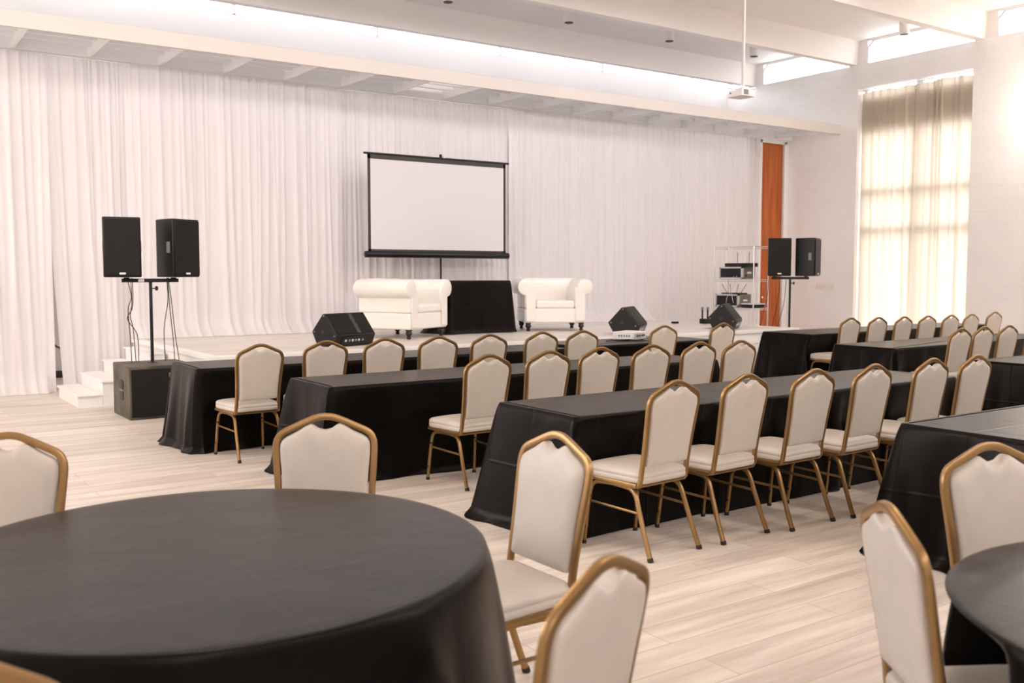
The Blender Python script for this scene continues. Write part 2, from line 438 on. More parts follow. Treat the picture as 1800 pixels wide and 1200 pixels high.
DG = 'white stage drape panels'
def dp(x0, x1, zb, label, seed, y=YC, **k):
    tag(drape('stage_drape', x0, x1, zb, 4.22, y, M['drape'], seed, **k), label, 'curtain', DG)
dp(-1.2, 2.13, 0, 'white pleated drape panel pooling on the floor, before the narrow gap by the stairs', 11, pool=.14)
dp(2.10, 3.075, 0, 'narrow white drape panel hanging behind the white steps', 12, y=YC + .06, pool=.03, lean=.13)
dp(3.05, 6.10, ZS, 'wide white pleated drape behind the twin loudspeakers, trailing on the stage', 13, pool=.22, spacing=.085)
dp(6.075, 9.125, ZS, 'white pleated drape directly behind the projection screen', 14, y=YC + .06, pool=.16)
dp(9.105, 12.31, ZS, 'white pleated drape behind the two stage wedges, beside the projection screen', 15, pool=.2)
dp(12.285, 15.325, 0, 'white pleated drape ending at the orange wooden door', 16, y=YC + .05, pool=.03)
rod = MB().tube([(-1.2, YC + .03, 4.234), (15.32, YC + .03, 4.234)], .009, M['trim']).build('curtain_rod')
tag(rod, 'long white rod carrying the stage drapes under the canopy', 'curtain rod')
c = drape('window_curtain', WY0 + .03, WY1 - .02, .02, 5.02, XR + .12, M['linen'], 21, along='y', amp=.075, dx=.01, pool=.02, top_wave=.05, spacing=.13)
tag(c, 'tall beige linen curtain glowing in the window opening of the white block wall', 'curtain')
tag(MB().tube([(XR + .14, WY0 + .01, 5.045), (XR + .14, WY1 - .01, 5.045)], .012, M['trim']).build('curtain_rail'), 'slim white rail at the head of the beige window curtain', 'curtain rail')

# ------------------------------------------------------------------ stage and steps
SX0, SX1, SY0 = 3.08, 12.30, 9.92
st = thing('stage', 'low white-sided stage with pale wood deck before the drapes', 'stage', (0, 0, 0))
MB().box(SX0, SX1, SY0, 13.285, ZS - .03, ZS - .002, M['deck']).build('deck', st, smooth=False)
f = MB(); f.box(SX0 - .03, SX1 + .03, SY0 - .035, SY0 + .06, ZS - .05, ZS, M['white']); f.box(SX0 - .035, SX0 + .06, SY0 + .06, 13.28, ZS - .05, ZS, M['white']); f.box(SX1 - .03, SX1 + .03, SY0 + .06, 13.28, ZS - .05, ZS, M['white'])
f.build('edge_trim', st, smooth=False, bevel=.006)
f = MB()
for i in range(4):
    z1 = ZS - .05 - i * .15; z0 = max(.0, z1 - .15)
    poly = [(0, z0), (0, z1), (-.008, z1), (-.024, z0)]
    f.prism([(SY0 + a, b) for a, b in poly], 'x', SX0 - .02, SX1 + .02, M['white'])
    f.prism([(SX0 + a, b) for a, b in poly], 'y', SY0, 13.25, M['white'])
    f.prism([(SX1 - a, b) for a, b in poly], 'y', SY0, 13.25, M['white'])
f.build('siding', st, smooth=False)
sp = thing('stage_stairs', 'white wooden box steps up to the end of the stage', 'stairs', (0, 0, 0))
for i in range(4):
    z = .145 * (i + 1); xa = 2.07 + .262 * i; xb = 2.07 + .262 * (i + 1) if i < 3 else 3.035
    o = MB().box(xa, xb - .002, 11.56, 12.74, 0, z - .022, M['white']).build('riser', sp, smooth=False)
    MB().box(xa - .02, xb + (.0 if i < 3 else 0) - .021, 11.535, 12.765, z - .022, z, M['white']).build('tread', sp, smooth=False, bevel=.008)

# ------------------------------------------------------------------ banquet chair
def back_y(z):   # rake of the back
    return -.165 - .088 * max(0, (z - .42)) / .52 - .02 * max(0, .42 - z) / .05 * 0

def make_chair():
    root = thing('banquet_chair', 'x', 'chair')
    # back frame: one bent tube with a crown top
    half = [(.192, .405), (.188, .47), (.189, .55), (.194, .65), (.201, .75), (.204, .81), (.198, .843), (.178, .868), (.13, .890), (.075, .913), (.035, .927), (0, .931)]
    half = [Vector((x * .945, back_y(z), z)) for x, z in half]
    low = [Vector((.184, -.05, .376)), Vector((.183, -.11, .374)), Vector((.182, -.148, .382))]
    side = crom(low + half, 4)
    path = [Vector((-p.x, p.y, p.z)) for p in side] + side[::-1][1:]
    fr = MB().sweep(path, rrect(.021, .027, .006, 2), M['bronze'], n0=(0, 0, 1)).build('back_frame', root)
    # padded back
    hp = [(0, .486), (.10, .486), (.158, .487), (.168, .495), (.170, .52), (.172, .60), (.178, .70), (.186, .78), (.187, .815), (.180, .838), (.16, .854), (.115, .875), (.080, .896), (.062, .902), (.047, .897), (.026, .884), (0, .879)]
    rightp = crom([(x * .945, z, 0) for x, z in hp], 3)
    outl = [(p.x, p.y) for p in rightp] + [(-p.x, p.y) for p in rightp[::-1][1:-1]]
    cx, cz = 0, .68
    loops = []
    for ins, yo in ((.030, -.021), (.008, -.020), (.002, -.016), (0, -.010), (0, .010), (.003, .018), (.012, .026), (.045, .033), (.10, .036)):
        lp = []
        for x, z in outl:
            kx = 1 - ins / .18; kz = 1 - ins / .20
            X = cx + (x - cx) * kx; Z = cz + (z - cz) * kz
            lp.append(Vector((X, back_y(Z) + yo, Z)))
        loops.append(lp)
    MB().rings(loops, M['vinyl']).build('backrest', root, angle=60)
    # seat cushion
    hs = [(0, -.185), (.12, -.187), (.168, -.178), (.190, -.145), (.198, -.05), (.207, .08), (.213, .17), (.200, .222), (.160, .243), (.08, .252), (0, .255)]
    rp = crom([(x, y, 0) for x, y in hs], 4)
    outl = [(p.x, p.y) for p in rp] + [(-p.x, p.y) for p in rp[::-1][1:-1]]
    loops = []
    for ins, z in ((.03, .392), (.006, .394), (0, .402), (0, .420), (.003, .4235), (.003, .4265), (0, .430), (.002, .444), (.012, .455), (.04, .463), (.09, .467), (.14, .468)):
        loops.append([Vector((x * (1 - ins / .21), .03 + (y - .03) * (1 - ins / .22), z)) for x, y in outl])
    MB().rings(loops, M['vinyl']).build('seat', root, angle=50)
    # seat frame rails
    sf = MB(); sec = rrect(.024, .02, .005, 2)
    sf.sweep(crom([(-.19, -.15, .383), (-.19, 0, .383), (-.2, .2, .383), (-.17, .232, .383), (0, .238, .383), (.17, .232, .383), (.2, .2, .383), (.19, 0, .383), (.19, -.15, .383)], 3), sec, M['bronze'])
    sf.sweep([(-.19, -.15, .383), (.19, -.15, .383)], sec, M['bronze'])
    sf.build('seat_frame', root)
    for s in (-1, 1):
        p = crom([(s * .172, .03, .365), (s * .174, -.06, .362), (s * .177, -.105, .352), (s * .180, -.135, .322), (s * .184, -.162, .25), (s * .192, -.222, .09), (s * .196, -.255, .012)], 3)
        l = MB().sweep(p, rrect(.022, .025, .007, 2), M['bronze'], n0=(1, 0, 0)).build('leg', root)
        MB().sweep([p[-1] + Vector((0, .003, .008)), p[-1] + Vector((0, -.004, -.012))], rrect(.026, .029, .008, 2), M['glide']).build('foot_cap', l)
        p = crom([(s * .172, .03, .365), (s * .18, .12, .362), (s * .186, .165, .352), (s * .191, .192, .320), (s * .198, .208, .22), (s * .204, .222, .09), (s * .207, .230, .012)], 3)
        m = MB().sweep(p, rrect(.019, .022, .006, 2), M['bronze'], n0=(1, 0, 0))
        for (z, y, x) in ((.275, .196, .194), (.10, .219, .2035)):
            m.lathe([(.0, -.016), (.006, -.016), (.008, -.013), (.008, .013), (.006, .016), (0, .016)], M['glide'], sides=10, xf=Matrix.Translation((s * x, y, z)) @ Matrix.Rotation(pi / 2, 4, 'Y'))
        l = m.build('leg', root)
        MB().sweep([p[-1] + Vector((0, 0, .008)), p[-1] + Vector((0, 0, -.012))], rrect(.023, .026, .008, 2), M['glide']).build('foot_cap', l)
        MB().sweep([(s * .186, -.166, .238), (s * .196, .205, .248)], rrect(.014, .012, .004, 2), M['bronze']).build('stretcher', root)
    return root

CH = make_chair(); _used = []; SEATS = []
def chair(tx, ty, rz, label, group=None):
    """tx,ty: where the crown of the back stands"""
    o = CH if not _used else copy_tree(CH); _used.append(1)
    a = radians(rz); ly = back_y(.931)
    SEATS.append((tx + ly * sin(a), ty - ly * cos(a), a))
    o.location = (tx + ly * sin(a), ty - ly * cos(a), 0); o.rotation_euler = (0, 0, a)
    o['label'] = label; o['category'] = 'chair'
    if group: o['group'] = group
    return o
NTH = ['first', 'second', 'third', 'fourth', 'fifth', 'sixth', 'seventh', 'eighth', 'ninth']
R1 = [(2.7, 7.46, 3), (3.29, 7.52, 0), (3.84, 7.52, 1), (4.36, 7.48, -1), (4.91, 7.48, 0), (5.53, 7.50, 1), (5.99, 7.44, -1), (7.3, 7.66, 0), (8.22, 7.66, 1)]
for i, (x, y, r) in enumerate(R1):
    extra = ', below the white projector' if i == 7 else ''
    chair(x, y, r, 'cream banquet chair, %s from the subwoofer end of the stage-side row%s' % (NTH[i], extra), 'chairs along the stage-side row')
R2 = [(3.67, 5.60, 3), (4.21, 5.62, 0), (4.73, 5.66, 1), (5.24, 5.63, 0), (5.78, 5.64, 1), (6.2, 5.58, 0)]
for i, (x, y, r) in enumerate(R2):
    chair(x, y, r, 'cream banquet chair, %s from the open end of the middle table row' % NTH[i], 'chairs along the middle row')
R3 = [(3.58, 3.66, 5), (4.14, 3.67, 4), (4.68, 3.63, 2), (5.24, 3.62, 2), (5.92, 3.65, 1), (6.42, 3.63, 1)]
for i, (x, y, r) in enumerate(R3):
    chair(x, y, r, 'cream banquet chair, %s from the round table along the row with bare chair legs' % NTH[i], 'chairs along the row beside the round table')
R4 = [(10.56, 7.66), (11.01, 7.57), (11.455, 7.49), (11.95, 7.46), (12.47, 7.44), (12.98, 7.44), (14.02, 7.68)]
for i, (x, y) in enumerate(R4):
    chair(x, y, (i % 3) - 1, 'cream banquet chair, %s from the aisle in the row before the window curtain' % NTH[i], 'chairs before the window curtain')
R5 = [(9.43, 5.51), (9.97, 5.57), (10.45, 5.56), (11.02, 5.55)]
for i, (x, y) in enumerate(R5):
    chair(x, y, (i % 2), 'cream banquet chair, %s from the aisle, second row from the window curtain' % NTH[i], 'chairs in the second row from the window curtain')
chair(.445, 3.78, -29 + 180, 'cream banquet chair at the far side of the big round table, cut by picture edge')
chair(1.554, 3.57, -27 + 180, 'cream banquet chair at the big round table, before the middle table row end')
chair(2.05, 2.685, -89 + 180, 'cream banquet chair turned sideways between the big round table and the row of chairs')
chair(1.213, 1.43, 20, 'blurred cream banquet chair with its back close to the camera, at the big round table')
chair(.075, 1.638, -28, 'banquet chair showing only a bronze rim at the bottom corner of the picture')
chair(2.07, 1.385, -125, 'cream banquet chair seen from behind, drawn up to the small round table by the aisle')
chair(3.095, 1.70, -17.5 + 180, 'cream banquet chair beyond the small round table, before the wide black table')

# ------------------------------------------------------------------ table cloths
def tuck(x, y, z, cx, cy):
    """cloth hangs in front of seats and legs pushed in under it"""
    if z > .70: return x, y
    k = 1 if z < .50 else (1 - (z - .50) / .20) ** 1
    for sx_, sy_, a in SEATS:
        dx, dy = x - sx_, y - sy_
        if dx * dx + dy * dy > .6: continue
        lx = dx * cos(a) + dy * sin(a); ly = -dx * sin(a) + dy * cos(a)
        e = abs(lx) - .225
        if e < .10 and -.32 < ly < .275:
            f = 1 if e < 0 else 1 - e / .10
            d = (.275 - ly) * f * f * (3 - 2 * f) * k
            x += -sin(a) * d; y += cos(a) * d
    return x, y

def drape_loop(m, per, zt, nz, seed, amp, corner, flare, hem=.02, mat=None, z0=.006, org=(0, 0)):
    """per: list of (pos, normal, s, side, corner weight). Builds skirt rings + top cap."""
    rnd = random.Random(seed)
    fr = [(rnd.uniform(5, 9), rnd.uniform(0, 6.28), 1), (rnd.uniform(11, 17), rnd.uniform(0, 6.28), .6), (rnd.uniform(22, 30), rnd.uniform(0, 6.28), .3)]
    loops = []
    for ins, dz in ((.05, 0), (.02, 0), (.006, -.001), (.001, -.005)):
        loops.append([Vector((p.x - n.x * ins * (flare[sd] != 0), p.y - n.y * ins * (flare[sd] != 0), zt + dz * (flare[sd] != 0))) for p, n, s, sd, cw, fa in per])
    for j in range(1, nz + 1):
        t = j / nz; L = []
        for p, n, s, sd, cw, fa in per:
            zs_ = zt - (.005 if flare[sd] != 0 else 0); z = zs_ - (zs_ - z0) * t
            fold = sum(a * sin(s * f + ph + .5 * t * a) for f, ph, a in fr) / 1.5
            fold = (abs(fold) ** .8) * (1 if fold > 0 else -1)
            off = flare[sd] * t + fa * amp[sd] * fold * t ** .9 + corner * cw * (t ** .8)
            if t > .94 and flare[sd] != 0: off += hem * (2.2 if sd == 3 else 1) * fa * (.4 + .6 * abs(sin(s * 4 + seed))) * (t - .94) / .06
            off += (.004 if flare[sd] != 0 else 0) * (1 - (1 - min(1, t * 8)) ** 2)
            x, y = tuck(p.x + n.x * off + org[0], p.y + n.y * off + org[1], z, *org)
            L.append(Vector((x - org[0], y - org[1], z)))
        loops.append(L)
    m.rings(loops, mat, cap0=True, cap1=False)

def rect_cloth(x0, x1, y0, y1, label, seed, zt=.71, base=0, free=(1, 1, 1, 1), front_in=-.02, amps=(.022, .03, .02, .045), corner=.055, flare=(None, .06, .03, .095), group='black floor-length table covers'):
    """sides: 0 front(-y) 1 right(+x) 2 back(+y) 3 left(-x); free=0 -> butts the next table"""
    per = []; r = .03; flare = list(flare); flare[0] = front_in
    amps = [a if f else .0 for a, f in zip(amps, free)]; flare = [a if f else 0 for a, f in zip(flare, free)]
    cs = [((x0, y0), 3, 0), ((x1, y0), 0, 1), ((x1, y1), 1, 2), ((x0, y1), 2, 3)]
    ends = [(x0, y0), (x1, y0), (x1, y1), (x0, y1)]; nrm = [(0, -1), (1, 0), (0, 1), (-1, 0)]; s = 0
    R0 = r
    for k in range(4):
        r = R0 if free[k] and free[(k - 1) % 4] else .004
        r2 = R0 if free[k] and free[(k + 1) % 4] else .004
        a = Vector(ends[k]); b = Vector(ends[(k + 1) % 4]); d = (b - a); L = d.length; d.normalize(); n = Vector(nrm[k]); nn = Vector(nrm[(k + 1) % 4])
        ns = max(6, int((L - r - r2) / .022))
        cA = free[k] * free[(k - 1) % 4]; cB = free[k] * free[(k + 1) % 4]
        for i in range(ns + 1):
            u = r + (L - r - r2) * i / ns; p = a + d * u
            cw = cA * exp(-(u / .13) ** 2) + cB * exp(-((L - u) / .13) ** 2)
            fa = min(1, .0 + min(u if not free[(k - 1) % 4] else 9, (L - u) if not free[(k + 1) % 4] else 9) / .3)
            per.append((p, n, s + u, k, cw, fa))
        c = b - d * r2 - n * r2
        for i in range(1, 6):
            an = i / 6 * pi / 2; q = (n * cos(an) + nn * sin(an)); sd = k if i < 3 else (k + 1) % 4; qn = q
            if not cB: sd = k if free[k] else (k + 1) % 4; qn = n if free[k] else nn
            per.append((c + q * r2, qn, s + L + .01 * i, sd, cB * 1.15, 1 if cB else 0))
        s += L
    ox, oy = (x0 + x1) / 2, (y0 + y1) / 2
    per = [(Vector((p.x - ox, p.y - oy)), n, s, sd, cw, fa) for p, n, s, sd, cw, fa in per]
    m = MB(); drape_loop(m, per, zt, 30, seed, amps, corner, flare, mat=M['cloth'], org=(ox, oy))
    o = m.build('tablecloth', angle=60); o.location = (ox, oy, base)
    return tag(o, label, 'tablecloth', group)

TC = rect_cloth
TC(2.36, 4.30, 8.05, 8.80, 'black floor-length cloth on the table beside the big subwoofer, at the stage row', 1, free=(1, 0, 1, 1), flare=(0, .0, .03, .035), amps=(.03, .03, .02, .06), corner=.075)
TC(4.304, 6.30, 8.05, 8.80, 'black cloth on the middle table of the stage-side row, next to the small projector table', 2, free=(1, 1, 1, 0), flare=(0, .03, .03, 0))
TC(6.56, 8.62, 8.16, 8.98, 'black cloth on the stage-side table that carries the small white projector', 3, flare=(0, .05, .03, .03))
TC(2.74, 4.68, 6.22, 6.97, 'black cloth on the end table of the middle row, facing the stairs', 4, free=(1, 0, 1, 1))
TC(4.684, 6.62, 6.22, 6.97, 'black cloth on the aisle-end table of the middle row, in the longer seating block', 5, free=(1, 1, 1, 0))
TC(3.28, 4.42, 4.13, 4.92, 'short black table cloth at the end of the row beside the big round table', 6, free=(1, 0, 1, 1), corner=.075)
TC(4.424, 7.03, 4.13, 4.92, 'long black table cloth with six chairs tucked in, beside the big round table', 7, free=(1, 1, 1, 0))
TC(10.34, 12.55, 8.12, 8.93, 'black cloth on the aisle-end table of the row below the beige window curtain', 8, free=(1, 0, 1, 1))
TC(12.554, 14.8, 8.12, 8.93, 'black cloth on the table far along the row below the beige window curtain', 9, free=(1, 1, 1, 0))
TC(9.14, 12.8, 6.09, 6.86, 'black cloth on the second table row from the window curtain, across the aisle', 10)
TC(8.50, 12.0, 4.10, 4.86, 'black cloth on the table cut by the picture edge, in front of three chairs', 14)
TC(4.575, 8.2, 2.22, 3.01, 'wide black table cloth close to the camera, behind the small round table', 15)
# cloth-covered side table on the stage
TC(6.96, 8.00, 11.62, 12.10, 'small black-draped table between the two white armchairs on stage', 16, zt=.755, base=ZS, front_in=.03, flare=(0, .05, .03, .06), corner=.05, group=None)

def round_cloth(cx, cy, R, label, seed, zt=.71):
    rnd = random.Random(seed); per = []; n = 220
    for i in range(n):
        a = 2 * pi * i / n; q = Vector((cos(a), sin(a))); per.append((q * R, q, a * .72, 0, max(0, sin(a * 9 + rnd.random() * .2)) ** 2 * .8, 1))
    m = MB(); drape_loop(m, per, zt, 30, seed, [.035], .07, [.06], mat=M['roundcloth'], org=(cx, cy))
    o = m.build('tablecloth', angle=60); o.location = (cx, cy, 0)
    return tag(o, label, 'tablecloth', 'black round table covers')
round_cloth(.838, 2.732, .79, 'black cloth on the big round table with chairs around it, closest to the camera', 31)
round_cloth(2.67, .749, .722, 'black cloth on the smaller round table cut off by the picture edge', 32)

# ------------------------------------------------------------------ white club armchairs
def armchair(loc, rz, label):
    root = thing('armchair', label, 'armchair', loc, rz, None)
    L = M['leather']; W, D = .46, .42
    MB().box(-W, W, -D, D, .125, .34, L).build('base', root, bevel=.02)
    MB().box(-.29, .29, -D - .012, .24, .335, .455, L).build('seat_cushion', root, bevel=.035, segs=4)
    b = MB().box(-W + .02, W - .02, .22, D, .34, .70, L)
    b.build('backrest', root, bevel=.03, segs=3)
    MB().lathe([(.0, -W), (.07, -W), (.09, -W + .02), (.095, 0), (.09, W - .02), (.07, W), (0, W)], L, sides=24, xf=Matrix.Translation((0, .36, .695)) @ Matrix.Rotation(pi / 2, 4, 'Y')).build('back_roll', root, angle=50)
    for s in (-1, 1):
        arm = MB(); arm.box(s * .29 if s > 0 else -W, W if s > 0 else -.29, -D - .005, D - .02, .34, .66, L)
        a = arm.build('arm', root, bevel=.02)
        r = .122
        MB().lathe([(.0, -D - .02), (r - .025, -D - .02), (r - .006, -D - .012), (r, -D + .01), (r, D - .03), (r - .02, D), (0, D)], L, sides=28, xf=Matrix.Translation((s * .445, 0, .655)) @ Matrix.Rotation(-pi / 2, 4, 'X')).build('arm_roll', a, angle=50)
        MB().box(s * .30 if s > 0 else -W + .02, W - .02 if s > 0 else -.30, -D - .018, -D - .004, .15, .62, L).build('arm_front', a, bevel=.006)
        for y in (-.36, .36):
            MB().lathe([(.018, 0), (.028, .005), (.030, .024), (.020, .038), (.036, .055), (.046, .078), (.036, .098), (.044, .112), (.044, .125)], M['darkwood'], (s * .40, y, 0), 16).build('leg', root)
    return root
armchair((6.17, 11.55, ZS), 28, 'white leather club armchair seen from its side, beside the black monitor wedge')
armchair((8.82, 11.75, ZS), -27, 'white leather club armchair facing the room, on the window side of the black-draped table')

# ------------------------------------------------------------------ projection screen
ps = thing('projection_screen', 'white tripod projection screen with black border standing before the drapes', 'projection screen', (7.43, 12.70, ZS), 0)
hw = 1.20
zb, zt = 1.175, 2.575
MB().box(-hw + .035, hw - .035, -.004, .004, zb + .03, zt - .05, M['screen']).build('screen_fabric', ps, smooth=False)
e = MB(); e.box(-hw, -hw + .04, -.006, .006, zb, zt, M['screenedge']); e.box(hw - .04, hw, -.006, .006, zb, zt, M['screenedge']); e.box(-hw, hw, -.006, .006, zt - .065, zt, M['screenedge']); e.box(-hw, hw, -.006, .006, zb, zb + .035, M['screenedge'])
e.build('screen_border', ps, smooth=False)
MB().tube([(-hw - .06, 0, zt + .012), (hw + .06, 0, zt + .012)], .016, M['black'], 10).build('top_bar', ps)
h = MB().tube([(.03, .02, zt + .02), (.03, .02, zt + .075)], .022, M['black'], 10).build('hook_knob', ps)
MB().lathe([(.0, 0), (.02, 0), (.024, .012), (.02, .026), (0, .026)], M['badge'], xf=Matrix.Translation((.07, -.0, zt + .04)) @ Matrix.Rotation(pi / 2, 4, 'X')).build('pull_button', ps)
MB().lathe([(0, -hw - .055), (.04, -hw - .055), (.048, -hw - .05), (.048, hw + .05), (.04, hw + .055), (0, hw + .055)], M['blackmetal'], sides=20, xf=Matrix.Translation((0, 0, zb - .04)) @ Matrix.Rotation(pi / 2, 4, 'Y')).build('screen_case', ps)
MB().tube([(.03, .03, .30), (.03, .03, zt + .04)], .014, M['black'], 10).build('pole', ps)
for a in (90, 210, 330):
    MB().tube([(.03 + .02 * cos(radians(a)), .03 + .02 * sin(radians(a)), .42), (.03 + .33 * cos(radians(a)), .03 + .33 * sin(radians(a)) - .05, .012)], .011, M['black'], 8).build('leg', ps)

# ------------------------------------------------------------------ loudspeakers
def speaker(loc, rz, label):
    root = thing('loudspeaker', label, 'loudspeaker', loc, rz, None)
    w, h, d = .185, .625, .34
    poly = [(-w, -.17), (w, -.17), (w, -.05), (.12, d - .18), (-.12, d - .18), (-w, -.05)]
    MB().prism(poly, 'z', 0, h, M['black']).build('cabinet', root, bevel=.012)
    g = MB().box(-w + .012, w - .012, -.186, -.171, .02, h - .02, M['grille']).build('grille', root, bevel=.006)
    MB().box(-.03, .03, -.190, -.1865, .03, .05, M['badge']).build('badge', g, smooth=False)
    for s in (-1, 1):
        MB().box(s * w - .004, s * w + .004, -.12, -.07, .26, .38, M['grey']).build('handle', root, bevel=.003)
    return root

def speaker_stand(loc, rz, label, z0, bar_half, base):
    root = thing('speaker_stand', label, 'speaker stand', loc, rz)
    MB().tube([(0, 0, z0), (0, 0, 1.41)], .0175, M['blackmetal'], 14).build('pole', root)
    b = MB().box(-bar_half, bar_half, -.02, .02, 1.41, 1.45, M['blackmetal'])
    bb = b.build('crossbar', root, bevel=.003)
    for s in (-1, 1):
        MB().lathe([(.03, 1.45), (.03, 1.462)], M['black'], (s * (bar_half - .05), 0, 0), 14).build('mounting_cup', bb)
    k = MB().tube([(0.01, 0, 1.345), (.055, 0, 1.345)], .006, M['black'], 8)
    k.lathe([(0, 0), (.02, 0), (.025, .008), (.025, .016), (.02, .024), (0, .024)], M['black'], xf=Matrix.Translation((.05, 0, 1.345)) @ Matrix.Rotation(pi / 2, 4, 'Y'))
    k.build('knob', root)
    MB().box(-.13, -.07, -.024, -.0205, 1.415, 1.445, M['badge']).build('sticker', bb, smooth=False) if base == 'sub' else None
    if base == 'tripod':
        for a in (30, 150, 270):
            MB().tube([(.02 * cos(radians(a)), .02 * sin(radians(a)), .5), (.4 * cos(radians(a)), .4 * sin(radians(a)), .012)], .012, M['blackmetal'], 8).build('leg', root)
    return root
# subwoofer under the first pair
sub = thing('subwoofer', 'big scuffed black subwoofer on the floor by the white steps, carrying a pole', 'subwoofer', (2.66, 10.62, 0), 0)
MB().box(-.335, .335, -.36, .36, 0, .55, M['subpaint']).build('cabinet', sub, bevel=.008)
g = MB().box(-.315, .315, -.372, -.361, .03, .52, M['grille']).build('grille', sub, bevel=.004)
MB().box(.06, .105, -.377, -.3725, .43, .475, M['grey']).build('badge', g, smooth=False)
MB().lathe([(0, 0), (.011, 0), (.008, .004), (0, .004)], M['led'], sides=10, xf=Matrix.Translation((.085, -.373, .405)) @ Matrix.Rotation(pi / 2, 4, 'X')).build('indicator_light', g)
for z in (.225, .345):
    MB().prism([(a - .03, b + z) for a, b in rrect(.15, .095, .03)], 'x', -.341, -.334, M['glide']).build('handle_recess', sub)
MB().prism([(a - .03, b + .285) for a, b in rrect(.13, .02, .008)], 'x', -.346, -.336, M['grey']).build('handle', sub)
MB().lathe([(.05, .5505), (.05, .556), (.022, .558)], M['blackmetal'], (.015, .1, 0), 18).build('pole_cup', sub)
speaker_stand((2.675, 10.717, 0), 0, 'black speaker pole and crossbar rising from the subwoofer', .559, .292, 'sub')
speaker((2.392, 10.70, 1.464), -13, 'black loudspeaker facing the room, on the steps side of the pole above the subwoofer')
speaker((2.955, 10.76, 1.464), 28, 'black loudspeaker turned towards the stage, on the pole above the subwoofer')
speaker_stand((12.885, 10.55, 0), -48, 'black speaker stand and crossbar near the orange door, beyond the stage', .012, .30, 'tripod')
speaker((12.77, 10.69, 1.464), -47, 'black loudspeaker on the stand by the orange door, its dark grille facing the room')
speaker((13.09, 10.38, 1.464), 24, 'black loudspeaker turned towards the windows, on the stand by the orange door')

def cable(pts, label, r=.0045, mat='cable', name='speaker_cable', group=None, cat='cable'):
    return tag(MB().tube(crom(pts, 6), r, M[mat], 6).build(name), label, cat, group)
G1 = 'loose cables under the loudspeakers above the subwoofer'
LB = 'thin black cables dangling from the loudspeakers to the subwoofer'
for i, pts in enumerate([
    [(2.45, 10.76, 1.458), (2.46, 10.76, 1.40), (2.47, 10.70, 1.25), (2.43, 10.68, 1.12), (2.44, 10.66, .85), (2.44, 10.62, .562)],
    [(2.49, 10.78, 1.458), (2.49, 10.78, 1.40), (2.485, 10.74, 1.2), (2.46, 10.72, 1.05), (2.48, 10.70, .92), (2.495, 10.67, .562)],
    [(2.51, 10.80, 1.458), (2.51, 10.80, 1.40), (2.50, 10.78, 1.15), (2.44, 10.76, 1.02), (2.53, 10.74, .85), (2.53, 10.70, .562)],
    [(2.86, 10.76, 1.458), (2.86, 10.76, 1.40), (2.85, 10.71, 1.2), (2.80, 10.70, .9), (2.79, 10.64, .562)],
    [(2.875, 10.78, 1.458), (2.875, 10.78, 1.40), (2.88, 10.74, 1.1), (2.90, 10.72, .8), (2.90, 10.68, .562)],
    [(2.89, 10.80, 1.458), (2.89, 10.80, 1.40), (2.905, 10.77, 1.2), (2.93, 10.75, .85), (2.955, 10.71, .562)]]):
    cable(pts, LB, group=G1)
LB2 = 'thin dark cables hanging below the loudspeakers near the orange door'
G2 = 'cables under the loudspeakers by the orange door'
for pts in ([(12.60, 10.76, 1.45), (12.57, 10.76, 1.1), (12.48, 10.8, .7), (12.42, 10.85, .008)],
            [(12.76, 10.66, 1.40), (12.73, 10.68, 1.0), (12.66, 10.72, .6), (12.62, 10.76, .008)],
            [(12.80, 10.56, 1.40), (12.77, 10.58, 1.0), (12.67, 10.64, .5), (12.66, 10.66, .008)]):
    cable(pts, LB2, group=G2)

# ------------------------------------------------------------------ floor monitors on stage
def wedge(loc, rz, label):
    root = thing('stage_monitor', label, 'stage monitor', loc, rz, None)
    hl = .31
    poly = [(-.16, 0), (.13, 0), (.225, .17), (.03, .385), (-.01, .385), (-.215, .135)]
    MB().prism(poly, 'x', -hl, hl, M['black']).build('cabinet', root, bevel=.012)
    v = Vector((0, .205, .25)).normalized(); nrm = Vector((0, -.25, .205)).normalized()
    xf = Matrix(((1, 0, 0, 0), (0, v.y, nrm.y, -.215), (0, v.z, nrm.z, .135), (0, 0, 0, 1)))
    g = MB().box(-hl + .015, hl - .015, .02, .315, -.004, .006, M['grille'], xf).build('grille', root, smooth=False)
    MB().box(.03, .085, .02, .31, .006, .008, M['tape'], xf).build('tape_strip', g, smooth=False)
    cp = MB().prism([(-.178, .02), (-.172, .02), (-.212, .118), (-.218, .118)], 'x', -.22, .20, M['blackmetal']).build('connector_panel', root, smooth=False)
    c = MB()
    for i, x in enumerate((-.16, -.10, -.05, .0, .05, .11)):
        c.lathe([(0, 0), (.017, 0), (.012, .008), (0, .008)], M['grey' if i % 2 else 'silver'], sides=12, xf=Matrix.Translation((x, -.198, .07)) @ Matrix.Rotation(pi / 2 + .38, 4, 'X'))
    c.build('socket', cp)
    for s in (-1, 1):
        e = MB().lathe([(0, 0), (.028, 0), (.024, .006), (0, .006)], M['glide'], sides=14, xf=Matrix.Translation((s * (hl + .001), .02, .17)) @ Matrix.Rotation(s * pi / 2, 4, 'Y'))
        e.build('pole_socket', root)
        for (y, z) in ((.18, .17), (.01, .36), (-.17, .13)):
            MB().lathe([(0, 0), (.012, 0), (.010, .003), (0, .003)], M['grey'], sides=10, xf=Matrix.Translation((s * (hl + .001), y, z)) @ Matrix.Rotation(s * pi / 2, 4, 'Y')).build('corner_bolt', root)
    return root
wedge((4.86, 10.58, ZS), 18, 'black stage monitor wedge lying before the sideways white armchair')
wedge((9.13, 10.32, ZS), 36, 'black stage monitor wedge behind the small white projector')
wedge((11.22, 10.42, ZS), 33, 'black stage monitor wedge before the wire shelf rack')

